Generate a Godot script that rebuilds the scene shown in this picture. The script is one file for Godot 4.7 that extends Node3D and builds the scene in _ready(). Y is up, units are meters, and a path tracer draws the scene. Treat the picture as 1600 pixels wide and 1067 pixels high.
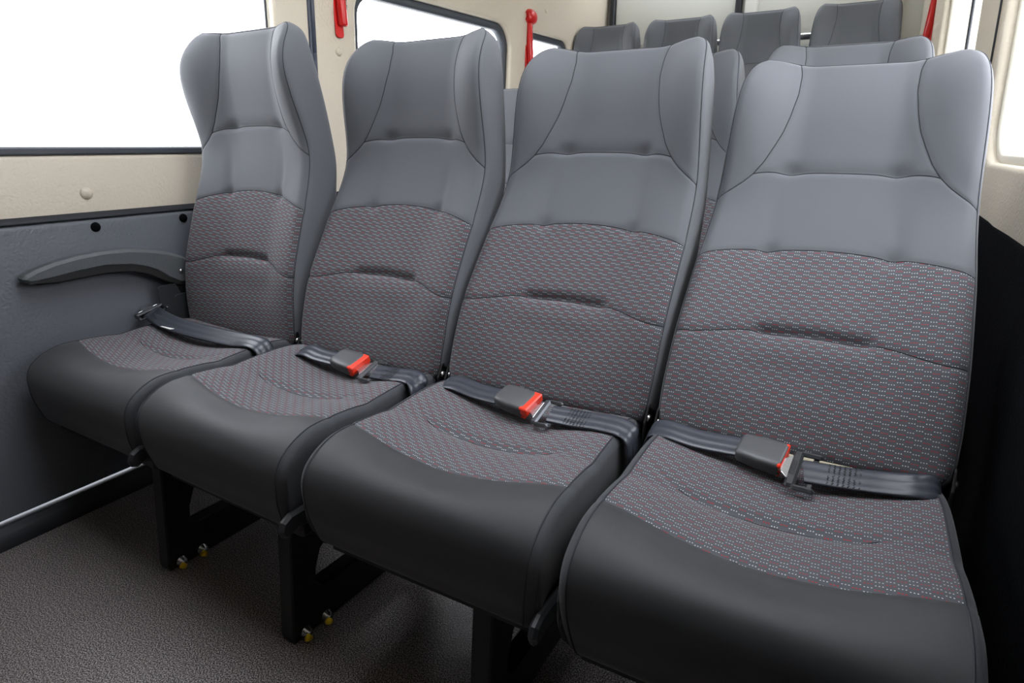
extends Node3D
# Rear cabin of a minibus. Heights are measured from the floor; H is the height of the seat hinge line.
const H := 0.435
var names := {}
var M := {}
var lut := {}

# ------------------------------------------------------------------ tree helpers
func numbered(called: String) -> String:
	if not names.has(called):
		names[called] = 0
		return called
	names[called] += 1
	return "%s_%03d" % [called, names[called]]

func tag(o: Node, label: String, category: String, group := "", kind := "") -> Node:
	if label: o.set_meta("label", label)
	if category: o.set_meta("category", category)
	if group: o.set_meta("group", group)
	if kind: o.set_meta("kind", kind)
	return o

func thing(called: String, label: String, category: String, at := Vector3.ZERO, group := "") -> Node3D:
	var o := Node3D.new()
	o.name = numbered(called)
	add_child(o)
	o.position = at
	tag(o, label, category, group)
	return o

func put(called: String, mesh: Mesh, mat: Material, parent: Node = null) -> MeshInstance3D:
	var o := MeshInstance3D.new()
	o.mesh = mesh
	o.material_override = mat
	if parent == null or parent == self:
		o.name = numbered(called)
		add_child(o)
	else:
		o.name = called
		parent.add_child(o, true)
	o.cast_shadow = GeometryInstance3D.SHADOW_CASTING_SETTING_ON
	return o

func struct(called: String, mesh: Mesh, mat: Material, label: String, category: String) -> MeshInstance3D:
	var o := put(called, mesh, mat)
	tag(o, label, category, "", "structure")
	return o

# ------------------------------------------------------------------ mesh helpers
func start() -> SurfaceTool:
	var st := SurfaceTool.new()
	st.begin(Mesh.PRIMITIVE_TRIANGLES)
	return st

func done(st: SurfaceTool) -> ArrayMesh:
	st.generate_normals()
	return st.commit()

# rows of points: rows go up, columns go right, as seen from the front
func grid(st: SurfaceTool, P: Array, UV: Array, flip := false, smooth := true) -> void:
	st.set_smooth_group(0 if smooth else -1)
	for j in P.size() - 1:
		var a: PackedVector3Array = P[j]
		var b: PackedVector3Array = P[j + 1]
		var ua: PackedVector2Array = UV[j]
		var ub: PackedVector2Array = UV[j + 1]
		for i in a.size() - 1:
			var q = [a[i], b[i], b[i + 1], a[i], b[i + 1], a[i + 1]]
			var w = [ua[i], ub[i], ub[i + 1], ua[i], ub[i + 1], ua[i + 1]]
			var order = [0, 2, 1, 3, 5, 4] if flip else [0, 1, 2, 3, 4, 5]
			for k in order:
				st.set_uv(w[k])
				st.add_vertex(q[k])

func simple_grid(P: Array, flip := false, smooth := true) -> ArrayMesh:
	var st := start()
	grid(st, P, uv_of(P), flip, smooth)
	return done(st)

func uv_of(P: Array) -> Array:
	var UV := []
	for row in P:
		var u := PackedVector2Array()
		u.resize(row.size())
		var s := 0.0
		for i in row.size():
			if i > 0: s += row[i].distance_to(row[i - 1])
			u[i] = Vector2(s, 0)
		UV.append(u)
	var t := 0.0
	for j in P.size():
		if j > 0: t += P[j][P[j].size() / 2].distance_to(P[j - 1][P[j - 1].size() / 2])
		for i in UV[j].size(): UV[j][i].y = t
	return UV

# bevelled box between two corners
func bbox(st: SurfaceTool, lo: Vector3, hi: Vector3, r := 0.002, X := Transform3D.IDENTITY) -> void:
	st.set_smooth_group(-1)
	var c := (lo + hi) * 0.5
	var h := (hi - lo) * 0.5
	r = minf(r, minf(h.x, minf(h.y, h.z)) * 0.9)
	var face := func(pts: Array):
		var n: Vector3 = (pts[1] - pts[0]).cross(pts[2] - pts[0])
		var mid := Vector3.ZERO
		for p in pts: mid += p
		if n.dot(mid / pts.size()) > 0: pts.reverse()
		for k in range(1, pts.size() - 1):
			for p in [pts[0], pts[k], pts[k + 1]]:
				st.set_uv(Vector2(p.x + p.z, p.y))
				st.add_vertex(X * (p + c))
	var g := h - Vector3(r, r, r)
	for s in [-1.0, 1.0]:
		face.call([Vector3(s * h.x, -g.y, -g.z), Vector3(s * h.x, g.y, -g.z), Vector3(s * h.x, g.y, g.z), Vector3(s * h.x, -g.y, g.z)])
		face.call([Vector3(-g.x, s * h.y, -g.z), Vector3(g.x, s * h.y, -g.z), Vector3(g.x, s * h.y, g.z), Vector3(-g.x, s * h.y, g.z)])
		face.call([Vector3(-g.x, -g.y, s * h.z), Vector3(g.x, -g.y, s * h.z), Vector3(g.x, g.y, s * h.z), Vector3(-g.x, g.y, s * h.z)])
		for t in [-1.0, 1.0]:
			face.call([Vector3(s * h.x, t * g.y, -g.z), Vector3(s * h.x, t * g.y, g.z), Vector3(s * g.x, t * h.y, g.z), Vector3(s * g.x, t * h.y, -g.z)])
			face.call([Vector3(s * h.x, -g.y, t * g.z), Vector3(s * h.x, g.y, t * g.z), Vector3(s * g.x, g.y, t * h.z), Vector3(s * g.x, -g.y, t * h.z)])
			face.call([Vector3(-g.x, s * h.y, t * g.z), Vector3(g.x, s * h.y, t * g.z), Vector3(g.x, s * g.y, t * h.z), Vector3(-g.x, s * g.y, t * h.z)])
			for u in [-1.0, 1.0]:
				face.call([Vector3(s * h.x, t * g.y, u * g.z), Vector3(s * g.x, t * h.y, u * g.z), Vector3(s * g.x, t * g.y, u * h.z)])

func box(lo: Vector3, hi: Vector3, r := 0.002, X := Transform3D.IDENTITY) -> ArrayMesh:
	var st := start()
	bbox(st, lo, hi, r, X)
	return done(st)

# round tube along points
func tube(st: SurfaceTool, pts: PackedVector3Array, r: float, n := 8, closed := false) -> void:
	var P := []
	var m := pts.size()
	var up := Vector3(0.13, 0.9, 0.41).normalized()
	for i in m:
		var a := pts[(i - 1 + m) % m] if closed else pts[maxi(i - 1, 0)]
		var b := pts[(i + 1) % m] if closed else pts[mini(i + 1, m - 1)]
		var t := (b - a).normalized()
		up = (up - t * up.dot(t)).normalized()
		var s := t.cross(up)
		var row := PackedVector3Array()
		for k in n + 1:
			var f := TAU * k / n
			row.append(pts[i] + (up * cos(f) + s * sin(f)) * r)
		P.append(row)
	if closed: P.append(P[0])
	else:
		var cap := func(p: Vector3):
			var row := PackedVector3Array()
			for k in n + 1: row.append(p)
			return row
		P.push_front(cap.call(pts[0]))
		P.append(cap.call(pts[m - 1]))
	grid(st, P, uv_of(P), true)

func rod(pts: Array, r: float, n := 8, closed := false) -> ArrayMesh:
	var st := start()
	tube(st, PackedVector3Array(pts), r, n, closed)
	return done(st)

# profile (radius, height) spun round an axis at a place
func lathe(prof: Array, X := Transform3D.IDENTITY, n := 20) -> ArrayMesh:
	var P := []
	for p in prof:
		var row := PackedVector3Array()
		for k in n + 1:
			var f := TAU * k / n
			row.append(X * Vector3(p.x * cos(f), p.y, p.x * sin(f)))
		P.append(row)
	return simple_grid(P, false)

# outline in a plane (a along U, b along V) pushed along N by depth, with a small bevel
func slab(out: PackedVector2Array, X: Transform3D, depth: float, bev := 0.002) -> ArrayMesh:
	if Geometry2D.is_polygon_clockwise(out): out.reverse()
	var st := start()
	var m := out.size()
	var inn := PackedVector2Array()
	for i in m:
		var d := (out[(i + 1) % m] - out[(i - 1 + m) % m]).normalized()
		inn.append(out[i] + Vector2(-d.y, d.x) * bev)
	var rings = [[inn, 0.0], [out, bev], [out, depth - bev], [inn, depth]]
	var P := []
	for r in rings:
		var row := PackedVector3Array()
		for i in m + 1: row.append(X * Vector3(r[0][i % m].x, r[0][i % m].y, r[1]))
		P.append(row)
	grid(st, P, uv_of(P), X.basis.determinant() < 0, false)
	var tri := Geometry2D.triangulate_polygon(inn)
	for k in range(0, tri.size(), 3):
		var t3 = [inn[tri[k]], inn[tri[k + 1]], inn[tri[k + 2]]]
		var ccw: bool = (t3[1] - t3[0]).cross(t3[2] - t3[0]) > 0
		if X.basis.determinant() < 0: ccw = not ccw
		for e in [0.0, depth]:
			var front: bool = (e > 0) == ccw
			for q in ([2, 1, 0] if front else [0, 1, 2]):
				st.set_uv(t3[q])
				st.add_vertex(X * Vector3(t3[q].x, t3[q].y, e))
	return done(st)

func rounded_rect(a0: float, b0: float, a1: float, b1: float, r: float, n := 6) -> PackedVector2Array:
	var out := PackedVector2Array()
	for c in [[a1 - r, b1 - r, 0.0], [a0 + r, b1 - r, 0.25], [a0 + r, b0 + r, 0.5], [a1 - r, b0 + r, 0.75]]:
		for k in n + 1:
			var f: float = TAU * (c[2] + 0.25 * k / n)
			out.append(Vector2(c[0] + cos(f) * r, c[1] + sin(f) * r))
	return out

# smooth table lookups
func table(key: String, pts: Array, soft := 3) -> void:
	var n := 400
	var x0: float = pts[0][0]
	var x1: float = pts[-1][0]
	var v := PackedFloat32Array()
	var k := 0
	for i in n + 1:
		var x := lerpf(x0, x1, float(i) / n)
		while k < pts.size() - 2 and x > pts[k + 1][0]: k += 1
		v.append(lerpf(pts[k][1], pts[k + 1][1], clampf((x - pts[k][0]) / (pts[k + 1][0] - pts[k][0]), 0, 1)))
	for pass_ in 3:
		var w := v.duplicate()
		for i in n + 1:
			var s := 0.0
			var h := mini(soft, mini(i, n - i))
			for j in range(i - h, i + h + 1): s += v[j]
			w[i] = s / (2 * h + 1)
		v = w
	lut[key] = [x0, x1, v]

func at(key: String, x: float) -> float:
	var t = lut[key]
	var f: float = clampf((x - t[0]) / (t[1] - t[0]), 0, 1) * 400.0
	var i := mini(int(f), 399)
	return lerpf(t[2][i], t[2][i + 1], f - i)

# ------------------------------------------------------------------ backrest surface
const Y_BOT := -0.035
const Y_TOP := 0.735
func y_lumbar(x: float) -> float:
	return 0.175 - 0.027 * smoothstep(0.085, 0.2, absf(x)) + 0.003 * (1.0 - smoothstep(0.0, 0.09, absf(x)))
func y_arc(x: float) -> float:
	return 0.307 + 0.043 * (1.0 - pow(absf(x) / 0.217, 2.0))
func y_head(x: float) -> float:
	return 0.511 - 0.022 * pow(absf(x) / 0.152, 3.0)
func y_upper(x: float) -> float:   # upper border of the shoulder panel
	x = absf(x)
	return y_head(x) if x < 0.15 else at("wing_y", x)

func gauss(d: float, s: float) -> float:
	return exp(-d * d / (s * s))

func z_back(x: float, y: float) -> float:
	var u := absf(x)
	var w := at("w", y)
	var zc := at("zc", y)
	var ze := at("ze", y)
	var head := smoothstep(0.46, 0.56, y)
	var b := smoothstep(lerpf(0.06, 0.07, head), lerpf(0.2, 0.185, head), u)
	var z := lerpf(zc, ze, b)
	# stuffing swells between the seams
	var dl := y - y_lumbar(x)
	var da := y - y_arc(x)
	var mid := 1.0 - smoothstep(0.07, 0.12, u)
	z -= 0.0115 * gauss(dl - 0.001, 0.0125 if dl > 0 else 0.006) * (1.0 - smoothstep(0.078, 0.098, u))
	z -= 0.0022 * gauss(dl, 0.006)
	z += 0.006 * gauss(dl + 0.035, 0.03) * mid
	z -= 0.0018 * gauss(da, 0.005)
	z -= 0.0065 * gauss(da, 0.016) * gauss(u - 0.097, 0.015)
	# folds running up from the pinches of the arc seam
	if y > 0.3 and y < 0.5: z -= 0.004 * gauss(u - 0.1, 0.014) * smoothstep(0.5, 0.37, y) * smoothstep(0.31, 0.345, y)
	if u < 0.165:
		var dh := y - y_head(x)
		z -= 0.0022 * gauss(dh, 0.005) * smoothstep(0.165, 0.14, u)
		z -= (0.0035 * (1.0 - smoothstep(0.08, 0.12, u)) + 0.0075 * gauss(u - 0.088, 0.018)) * gauss(dh - 0.002, 0.014 if dh > 0 else 0.008)
	if y > 0.43:
		var xw := at("wing_x", y)
		z -= 0.0014 * gauss(u - xw, 0.004)
		z += 0.003 * gauss(u - xw - 0.035, 0.03) * smoothstep(0.44, 0.52, y)
	# rounded outline
	var d := minf(w - u, minf(y - Y_BOT, Y_TOP - y))
	var r := lerpf(0.026, 0.019, head)
	if d < r: z -= r - sqrt(maxf(r * r - (r - d) * (r - d), 0.0))
	return z

func wz(y: float) -> float: return at("zb", y)

const INSET := 0.005
func patch(lo: Callable, hi: Callable, nx: int, ny: int, half: bool, tile: Vector2, side := 0) -> ArrayMesh:
	var P := []
	var UV := []
	for j in ny + 1:
		var t := float(j) / ny
		t = lerpf(t, smoothstep(0.0, 1.0, t), 0.7)
		var row := PackedVector3Array()
		var uvs := PackedVector2Array()
		for i in nx + 1:
			var s := -1.0 + 2.0 * i / nx
			s = lerpf(s, sin(s * PI / 2), 0.75)
			var x := s * 0.2
			var y: float = 0.0
			for it in 3:
				y = lerpf(lo.call(x), hi.call(x), t)
				if half: x = s * at("wing_x", y)
				else: x = s * (at("w", y) - INSET)
			row.append(Vector3(x, y, z_back(x, y)))
			uvs.append(Vector2(x / tile.x, -y / tile.y))
		P.append(row)
		UV.append(uvs)
	var st := start()
	grid(st, P, UV)
	return done(st)

func wing_patch(side: float, tile: Vector2) -> ArrayMesh:
	var P := []
	var UV := []
	for j in 61:
		var t := j / 60.0
		var y := lerpf(0.4355, Y_TOP - INSET, lerpf(t, sin(t * PI / 2), 0.4))
		var row := PackedVector3Array()
		var uvs := PackedVector2Array()
		for i in 29:
			var s := i / 28.0
			s = lerpf(s, smoothstep(0.0, 1.0, s), 0.75)
			var a := at("wing_x", y)
			var b := at("w", y) - INSET
			var x := lerpf(minf(a, b), b, s)
			row.append(Vector3(x * side, y, z_back(x, y)))
			uvs.append(Vector2(x * side / tile.x, -y / tile.y))
		P.append(row)
		UV.append(uvs)
	var st := start()
	grid(st, P, UV, side < 0)
	return done(st)

func outline(n_side := 60) -> PackedVector2Array:   # from bottom left, up, over the top, down the right side
	var o := PackedVector2Array()
	for k in n_side + 1:
		var y := lerpf(Y_BOT, Y_TOP, 0.5 - 0.5 * cos(PI * k / n_side))
		o.append(Vector2(-at("w", y), y))
	for k in range(1, 12): o.append(Vector2(lerpf(-at("w", Y_TOP), at("w", Y_TOP), k / 12.0), Y_TOP))
	for k in n_side + 1:
		var y := lerpf(Y_TOP, Y_BOT, 0.5 - 0.5 * cos(PI * k / n_side))
		o.append(Vector2(at("w", y), y))
	for k in range(1, 12): o.append(Vector2(lerpf(at("w", Y_BOT), -at("w", Y_BOT), k / 12.0), Y_BOT))
	return o

func inset_pt(p: Vector2, d: float) -> Vector2:
	var q := p
	q.y = clampf(q.y, Y_BOT + d, Y_TOP - d)
	var w := at("w", q.y) - d
	q.x = clampf(q.x, -w, w)
	return q

func back_shell() -> ArrayMesh:
	var o := outline()
	var st := start()
	var rings := []
	for e in [[0.0058, 0, 0.0004], [0.0036, 0, 0.0], [0.0018, 0, 0.0], [0.0005, 0, 0.0], [0.0, 1, 0.12], [0.0, 1, 0.4], [0.0, 1, 0.75], [0.001, 1, 0.9], [0.006, 1, 0.97], [0.016, 1, 1.0]]:
		var row := PackedVector3Array()
		for p in o:
			var q := inset_pt(p, e[0])
			var zf: float = z_back(q.x, q.y) - e[2] if e[1] == 0 else 0.0
			if e[1] == 1:
				var qa := inset_pt(p, 0.0005)
				zf = lerpf(z_back(qa.x, qa.y), wz(q.y), e[2])
			row.append(Vector3(q.x, q.y, zf))
		row.append(row[0])
		rings.append(row)
	var UV := []
	var L := 0.0
	for j in rings.size():
		var u := PackedVector2Array()
		L = 0.0
		for i in rings[j].size():
			if i > 0: L += rings[0][i].distance_to(rings[0][i - 1])
			u.append(Vector2(L / 0.016, j * 0.012 / 0.016))
		UV.append(u)
	grid(st, rings, UV, true)
	# back cover
	var P := []
	for k in 41:
		var y := lerpf(Y_BOT + 0.016, Y_TOP - 0.016, k / 40.0)
		var w := at("w", y) - 0.016
		var row := PackedVector3Array()
		for i in 9: row.append(Vector3(lerpf(-w, w, i / 8.0), y, wz(y) - 0.006 * sin(PI * i / 8.0)))
		P.append(row)
	grid(st, P, uv_of(P), true)
	return done(st)

func seam_line(f: Callable, x0: float, x1: float, n: int, r := 0.0008) -> ArrayMesh:
	var pts := []
	for k in n + 1:
		var x := lerpf(x0, x1, float(k) / n)
		var y: float = f.call(x)
		pts.append(Vector3(x, y, z_back(x, y) + 0.0002))
	return rod(pts, r, 6)

# ------------------------------------------------------------------ cushion
var prof := PackedVector2Array()   # (z, y) along the cushion from the rear, over the nose, to the lower front edge
func make_profile() -> void:
	var c := Curve2D.new()
	var raw = [[-0.03, -0.075], [-0.022, -0.04], [0.0, -0.02], [0.04, -0.008], [0.1, -0.003], [0.16, -0.004], [0.21, -0.007], [0.235, -0.009], [0.27, -0.004], [0.33, 0.0], [0.38, -0.001], [0.408, -0.006], [0.427, -0.0165], [0.439, -0.032], [0.445, -0.053], [0.4445, -0.095], [0.437, -0.13], [0.431, -0.15], [0.418, -0.163]]
	for i in raw.size():
		var p := Vector2(raw[i][0], raw[i][1])
		var a := Vector2(raw[maxi(i - 1, 0)][0], raw[maxi(i - 1, 0)][1])
		var b := Vector2(raw[mini(i + 1, raw.size() - 1)][0], raw[mini(i + 1, raw.size() - 1)][1])
		var t := (b - a) / 6.0
		var la := minf(1.0, p.distance_to(a) / maxf(t.length() * 3.0, 0.0001))
		var lb := minf(1.0, p.distance_to(b) / maxf(t.length() * 3.0, 0.0001))
		c.add_point(p, -t * la, t * lb)
	c.bake_interval = 0.002
	var L := c.get_baked_length()
	for k in 301: prof.append(c.sample_baked(L * k / 300.0))
	prof_len = L
var prof_len := 1.0

func tau_of_z(z: float) -> float:
	for k in 300:
		if prof[k + 1].x >= z: return (k + (z - prof[k].x) / maxf(prof[k + 1].x - prof[k].x, 0.00001)) / 300.0
	return 1.0

func z_bound(x: float) -> float:
	return 0.326 + 0.024 * (1.0 - pow(absf(x) / 0.206, 2.0))

func cw(tau: float) -> float: return at("cw", tau)

func z_crease(x: float) -> float:
	return 0.232 - 0.04 * smoothstep(0.09, 0.2, absf(x))

func cushion_pt(x: float, tau: float) -> Vector3:
	var f := clampf(tau, 0, 1) * 300.0
	var i := mini(int(f), 299)
	var p := prof[i].lerp(prof[i + 1], f - i)
	var t := (prof[mini(i + 3, 300)] - prof[maxi(i - 2, 0)]).normalized()
	var n := Vector2(-t.y, t.x)
	var u := absf(x)
	var w := cw(tau)
	var h := 0.0
	var top := smoothstep(0.43, 0.36, p.x)
	h += (0.011 * smoothstep(0.08, 0.19, u) - 0.008 * (1.0 - smoothstep(0.0, 0.13, u))) * top * smoothstep(-0.02, 0.1, p.x)
	if p.y > -0.03:
		var dc := p.x - z_crease(x)
		h -= 0.0045 * gauss(dc, 0.009) * (1.0 - smoothstep(0.07, 0.14, u))
		h -= 0.002 * gauss(dc, 0.006) * (1.0 - smoothstep(0.15, 0.19, u))
		h -= 0.0018 * gauss(p.x - z_bound(x), 0.005)
	var d := w - u
	var r := 0.014
	if d < r: h -= r - sqrt(maxf(r * r - (r - d) * (r - d), 0.0))
	return Vector3(x, p.y + n.y * h, p.x + n.x * h)

func cushion_patch(a: Callable, b: Callable, nx: int, ny: int, tile: Vector2) -> ArrayMesh:
	var P := []
	var UV := []
	for j in ny + 1:
		var t := float(j) / ny
		var row := PackedVector3Array()
		var uvs := PackedVector2Array()
		for i in nx + 1:
			var s := -1.0 + 2.0 * i / nx
			s = lerpf(s, sin(s * PI / 2), 0.75)
			var x := s * 0.2
			var tau: float = 0.0
			for it in 2:
				tau = lerpf(a.call(x), b.call(x), t)
				x = s * (cw(tau) - 0.0135)
			row.append(cushion_pt(x, tau))
			uvs.append(Vector2(x / tile.x, tau * prof_len / tile.y))
		P.append(row)
		UV.append(uvs)
	var st := start()
	grid(st, P, UV, true)
	return done(st)

func cushion_body() -> ArrayMesh:
	var st := start()
	for side in [-1.0, 1.0]:
		var P := []
		var UV := []
		for k in 91:
			var tau := k / 90.0
			var w := cw(tau)
			var row := PackedVector3Array()
			var uvs := PackedVector2Array()
			for dd in [0.0138, 0.0105, 0.0072, 0.0042, 0.0018, 0.0003]: row.append(cushion_pt(side * (w - dd), tau) - Vector3(0, 0.0002, 0.0))
			var e := row[5]
			var f := clampf(tau, 0, 1) * 300.0
			var p := prof[mini(int(f), 300)]
			var c := Vector2(0.2, -0.12)     # the side runs in towards the pan
			var steps = [[0.0, 0.1], [0.0015, 0.25], [0.002, 0.42], [0.0, 0.6], [-0.007, 0.8], [-0.016, 0.93]]
			for q in steps:
				var yz := Vector2(e.z, e.y).lerp(Vector2(lerpf(p.x, c.x, 0.12 * q[1]), maxf(-0.165, minf(p.y, -0.01) - 0.13) if p.y > -0.1 else p.y - 0.01), q[1])
				if p.x < 0.0: yz.x = lerpf(yz.x, 0.0, q[1])
				row.append(Vector3(side * (w + q[0]), yz.y, yz.x))
			for i in row.size(): uvs.append(Vector2(i * 0.02 / 0.016, tau * prof_len / 0.016))
			P.append(row)
			UV.append(uvs)
		grid(st, P, UV, side > 0)
	return done(st)

# ------------------------------------------------------------------ one seat
func make_seat() -> Node3D:
	var t := thing("passenger_seat", "x", "seat", Vector3.ZERO, "")
	var tw := Vector2(0.016, 0.016)
	var pt := Vector2(0.0954, 0.021)
	var back := put("backrest", back_shell(), M.twill, t)
	back.position = Vector3(0, H, 0)
	put("lower_panel", patch(func(_x): return Y_BOT + INSET, y_lumbar, 70, 34, false, pt), M.weave, back)
	put("lumbar_panel", patch(y_lumbar, y_arc, 70, 30, false, pt), M.weave, back)
	put("shoulder_panel", patch(y_arc, y_upper, 70, 34, false, tw), M.twill, back)
	put("head_panel", patch(y_head, func(_x): return Y_TOP - INSET, 44, 40, true, tw), M.twill, back)
	put("head_wing", wing_patch(-1, tw), M.twill, back)
	put("head_wing", wing_patch(1, tw), M.twill, back)
	put("seam", seam_line(y_lumbar, -0.213, 0.213, 60), M.thread, back)
	put("seam", seam_line(y_arc, -0.211, 0.211, 60), M.thread, back)
	put("seam", seam_line(y_head, -0.15, 0.15, 40), M.thread, back)
	for s in [-1.0, 1.0]:
		var pts := []
		for k in 50:
			var y := lerpf(0.4385, Y_TOP - 0.008, k / 49.0)
			var x := minf(at("wing_x", y), at("w", y) - 0.006)
			pts.append(Vector3(s * x, y, z_back(x, y) + 0.0002))
		put("seam", rod(pts, 0.0008, 6), M.thread, back)
	var loop := []
	for p in outline(60):
		var q := inset_pt(p, 0.0052)
		loop.append(Vector3(q.x, q.y, z_back(q.x, q.y)))
	put("piping", rod(loop, 0.0011, 6, true), M.piping, back)
	# cushion
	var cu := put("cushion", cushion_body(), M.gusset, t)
	cu.position = Vector3(0, H, 0)
	put("seat_panel", cushion_patch(func(_x): return 0.0, func(x): return tau_of_z(z_bound(x)), 60, 60, pt), M.weave, cu)
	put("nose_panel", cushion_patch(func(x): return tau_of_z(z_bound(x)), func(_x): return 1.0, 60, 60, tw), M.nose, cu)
	for s in [-1.0, 1.0]:
		var pts := []
		for k in 80:
			var tau := lerpf(0.05, 0.99, k / 79.0)
			pts.append(cushion_pt(s * (cw(tau) - 0.0135), tau))
		put("piping", rod(pts, 0.0014, 6), M.piping, cu)
	var pts := []
	for k in 41:
		var x := lerpf(-0.125, 0.125, k / 40.0)
		pts.append(cushion_pt(x, tau_of_z(z_crease(x))) + Vector3(0, 0.0002, 0))
	put("seam", rod(pts, 0.0009, 6), M.thread, cu)
	# pan, hinges
	var st := start()
	bbox(st, Vector3(-0.195, -0.19, -0.02), Vector3(0.195, -0.145, 0.405), 0.006)
	bbox(st, Vector3(-0.19, -0.15, -0.03), Vector3(0.19, -0.06, 0.0), 0.004)
	var pan := put("seat_pan", done(st), M.black_steel, t)
	pan.position = Vector3(0, H, 0)
	for s in [-1.0, 1.0]:
		var hp := PackedVector2Array([Vector2(-0.09, -0.19), Vector2(0.03, -0.19), Vector2(0.05, -0.06), Vector2(0.045, -0.005), Vector2(0.03, 0.02), Vector2(0.0, 0.03), Vector2(-0.08, 0.03)])
		var hg := put("hinge_plate", slab(hp, Transform3D(Basis(Vector3(0, 0, 1), Vector3(0, 1, 0), Vector3(-1, 0, 0)), Vector3(s * 0.2145 + 0.002, 0, 0)), 0.004, 0.001), M.black_steel, t)
		hg.position = Vector3(0, H, 0)
		var bolt := put("hinge_bolt", lathe([Vector2(0, 0.006), Vector2(0.005, 0.0055), Vector2(0.008, 0.003), Vector2(0.008, 0)], Transform3D(Basis(Vector3(0, 0, 1), 0).rotated(Vector3(0, 0, 1), -PI / 2), Vector3(0.002, -0.002, 0.03)), 14), M.steel, hg)
		bolt.position.x = s * 0.2145
	return t

func leg_mesh() -> ArrayMesh:   # side outline of post and foot rail, (z, y from floor)
	var o := PackedVector2Array([Vector2(0.0, 0.0), Vector2(0.41, 0.0), Vector2(0.414, 0.012), Vector2(0.392, 0.255), Vector2(0.32, 0.255), Vector2(0.3, 0.20), Vector2(0.31, 0.178), Vector2(0.33, 0.165), Vector2(0.345, 0.13), Vector2(0.349, 0.1), Vector2(0.338, 0.085), Vector2(0.1, 0.085), Vector2(0.085, 0.09), Vector2(0.05, 0.255), Vector2(-0.02, 0.255)])
	return slab(o, Transform3D(Basis(Vector3(0, 0, 1), Vector3(0, 1, 0), Vector3(-1, 0, 0)), Vector3.ZERO), 0.036, 0.003)

func add_leg(seat: Node3D, x: float) -> void:
	var leg := put("leg", leg_mesh(), M.black_steel, seat)
	leg.position = Vector3(x, 0.001, 0)
	for z in [0.385, 0.335]:
		var X := Transform3D(Basis(Vector3(0, 0, 1), -PI / 2), Vector3(0.0, 0.012, z))
		var b := put("bolt", lathe([Vector2(0, 0.0135), Vector2(0.004, 0.0135), Vector2(0.0048, 0.0125), Vector2(0.0048, 0.009), Vector2(0.0092, 0.008), Vector2(0.0092, 0.0015), Vector2(0.012, 0.001), Vector2(0.012, 0)], X, 12), M.steel, leg)
		b.position.x = 0.0
		var st := start()
		tube(st, PackedVector3Array([Vector3(0.0105, 0.004, z + 0.002), Vector3(0.0135, 0.008, z + 0.006), Vector3(0.013, 0.011, z + 0.009)]), 0.0068, 8)
		put("paint_mark", done(st), M.yellow, leg)

func add_lever(seat: Node3D, x: float) -> void:
	var o := PackedVector2Array([Vector2(0.37, -0.105), Vector2(0.41, -0.1), Vector2(0.44, -0.1), Vector2(0.456, -0.108), Vector2(0.462, -0.122), Vector2(0.458, -0.135), Vector2(0.447, -0.139), Vector2(0.43, -0.132), Vector2(0.4, -0.135), Vector2(0.37, -0.135)])
	var l := put("recline_lever", slab(o, Transform3D(Basis(Vector3(0, 0, 1), Vector3(0, 1, 0), Vector3(-1, 0, 0)), Vector3.ZERO), 0.014, 0.0045), M.plastic, seat)
	l.position = Vector3(x, H - 0.012, 0)

# ------------------------------------------------------------------ belts
func ribbon(c: Array, wdir: Array, width: float, thick := 0.0016) -> ArrayMesh:
	var cv := Curve3D.new()
	var wv := Curve3D.new()
	for i in c.size():
		var a: Vector3 = c[maxi(i - 1, 0)]
		var b: Vector3 = c[mini(i + 1, c.size() - 1)]
		var tn := (b - a) / 6.0
		cv.add_point(c[i], -tn, tn)
	cv.bake_interval = 0.004
	var n := 48
	var st := start()
	var top := []
	var bot := []
	var prev := Vector3.ZERO
	for k in n + 1:
		var f := float(k) / n * (c.size() - 1)
		var i := mini(int(f), c.size() - 2)
		var p := cv.sample(i, f - i)
		var q := cv.sample(mini(int(minf(f + 0.05, c.size() - 1.001)), c.size() - 2), minf(f + 0.05, c.size() - 1.0) - mini(int(minf(f + 0.05, c.size() - 1.001)), c.size() - 2))
		var tn := (q - p).normalized() if q.distance_to(p) > 0.0001 else prev
		prev = tn
		var wd: Vector3 = wdir[i].lerp(wdir[i + 1], smoothstep(0.0, 1.0, f - i))
		wd = (wd - tn * wd.dot(tn)).normalized()
		var nn := wd.cross(tn).normalized()
		var ra := PackedVector3Array()
		var rb := PackedVector3Array()
		for m in 13:
			var s := -1.0 + m / 6.0
			var bow := 0.0006 * cos(s * 3.0 * PI) + 0.001 * (1.0 - s * s)
			ra.append(p + wd * s * width * 0.5 + nn * (bow + thick * 0.5 * sqrt(1.0 - pow(absf(s), 8.0))))
			rb.append(p + wd * s * width * 0.5 + nn * (bow - thick * 0.5 * sqrt(1.0 - pow(absf(s), 8.0))))
		top.append(ra)
		bot.append(rb)
	grid(st, top, uv_of(top))
	grid(st, bot, uv_of(bot), true)
	return done(st)

func stitches(o: Vector3, along: Vector3, across: Vector3, n: Vector3, la: float, lb: float) -> ArrayMesh:
	var st := start()
	for k in 7:
		var pts := PackedVector3Array()
		for i in 17:
			pts.append(o + along * la * (k / 6.0 - 0.5) + across * lb * (i / 16.0 - 0.5) + along * 0.0012 * (1 if i % 2 else -1) + n * 0.0006)
		tube(st, pts, 0.0005, 4)
	return done(st)

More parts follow.
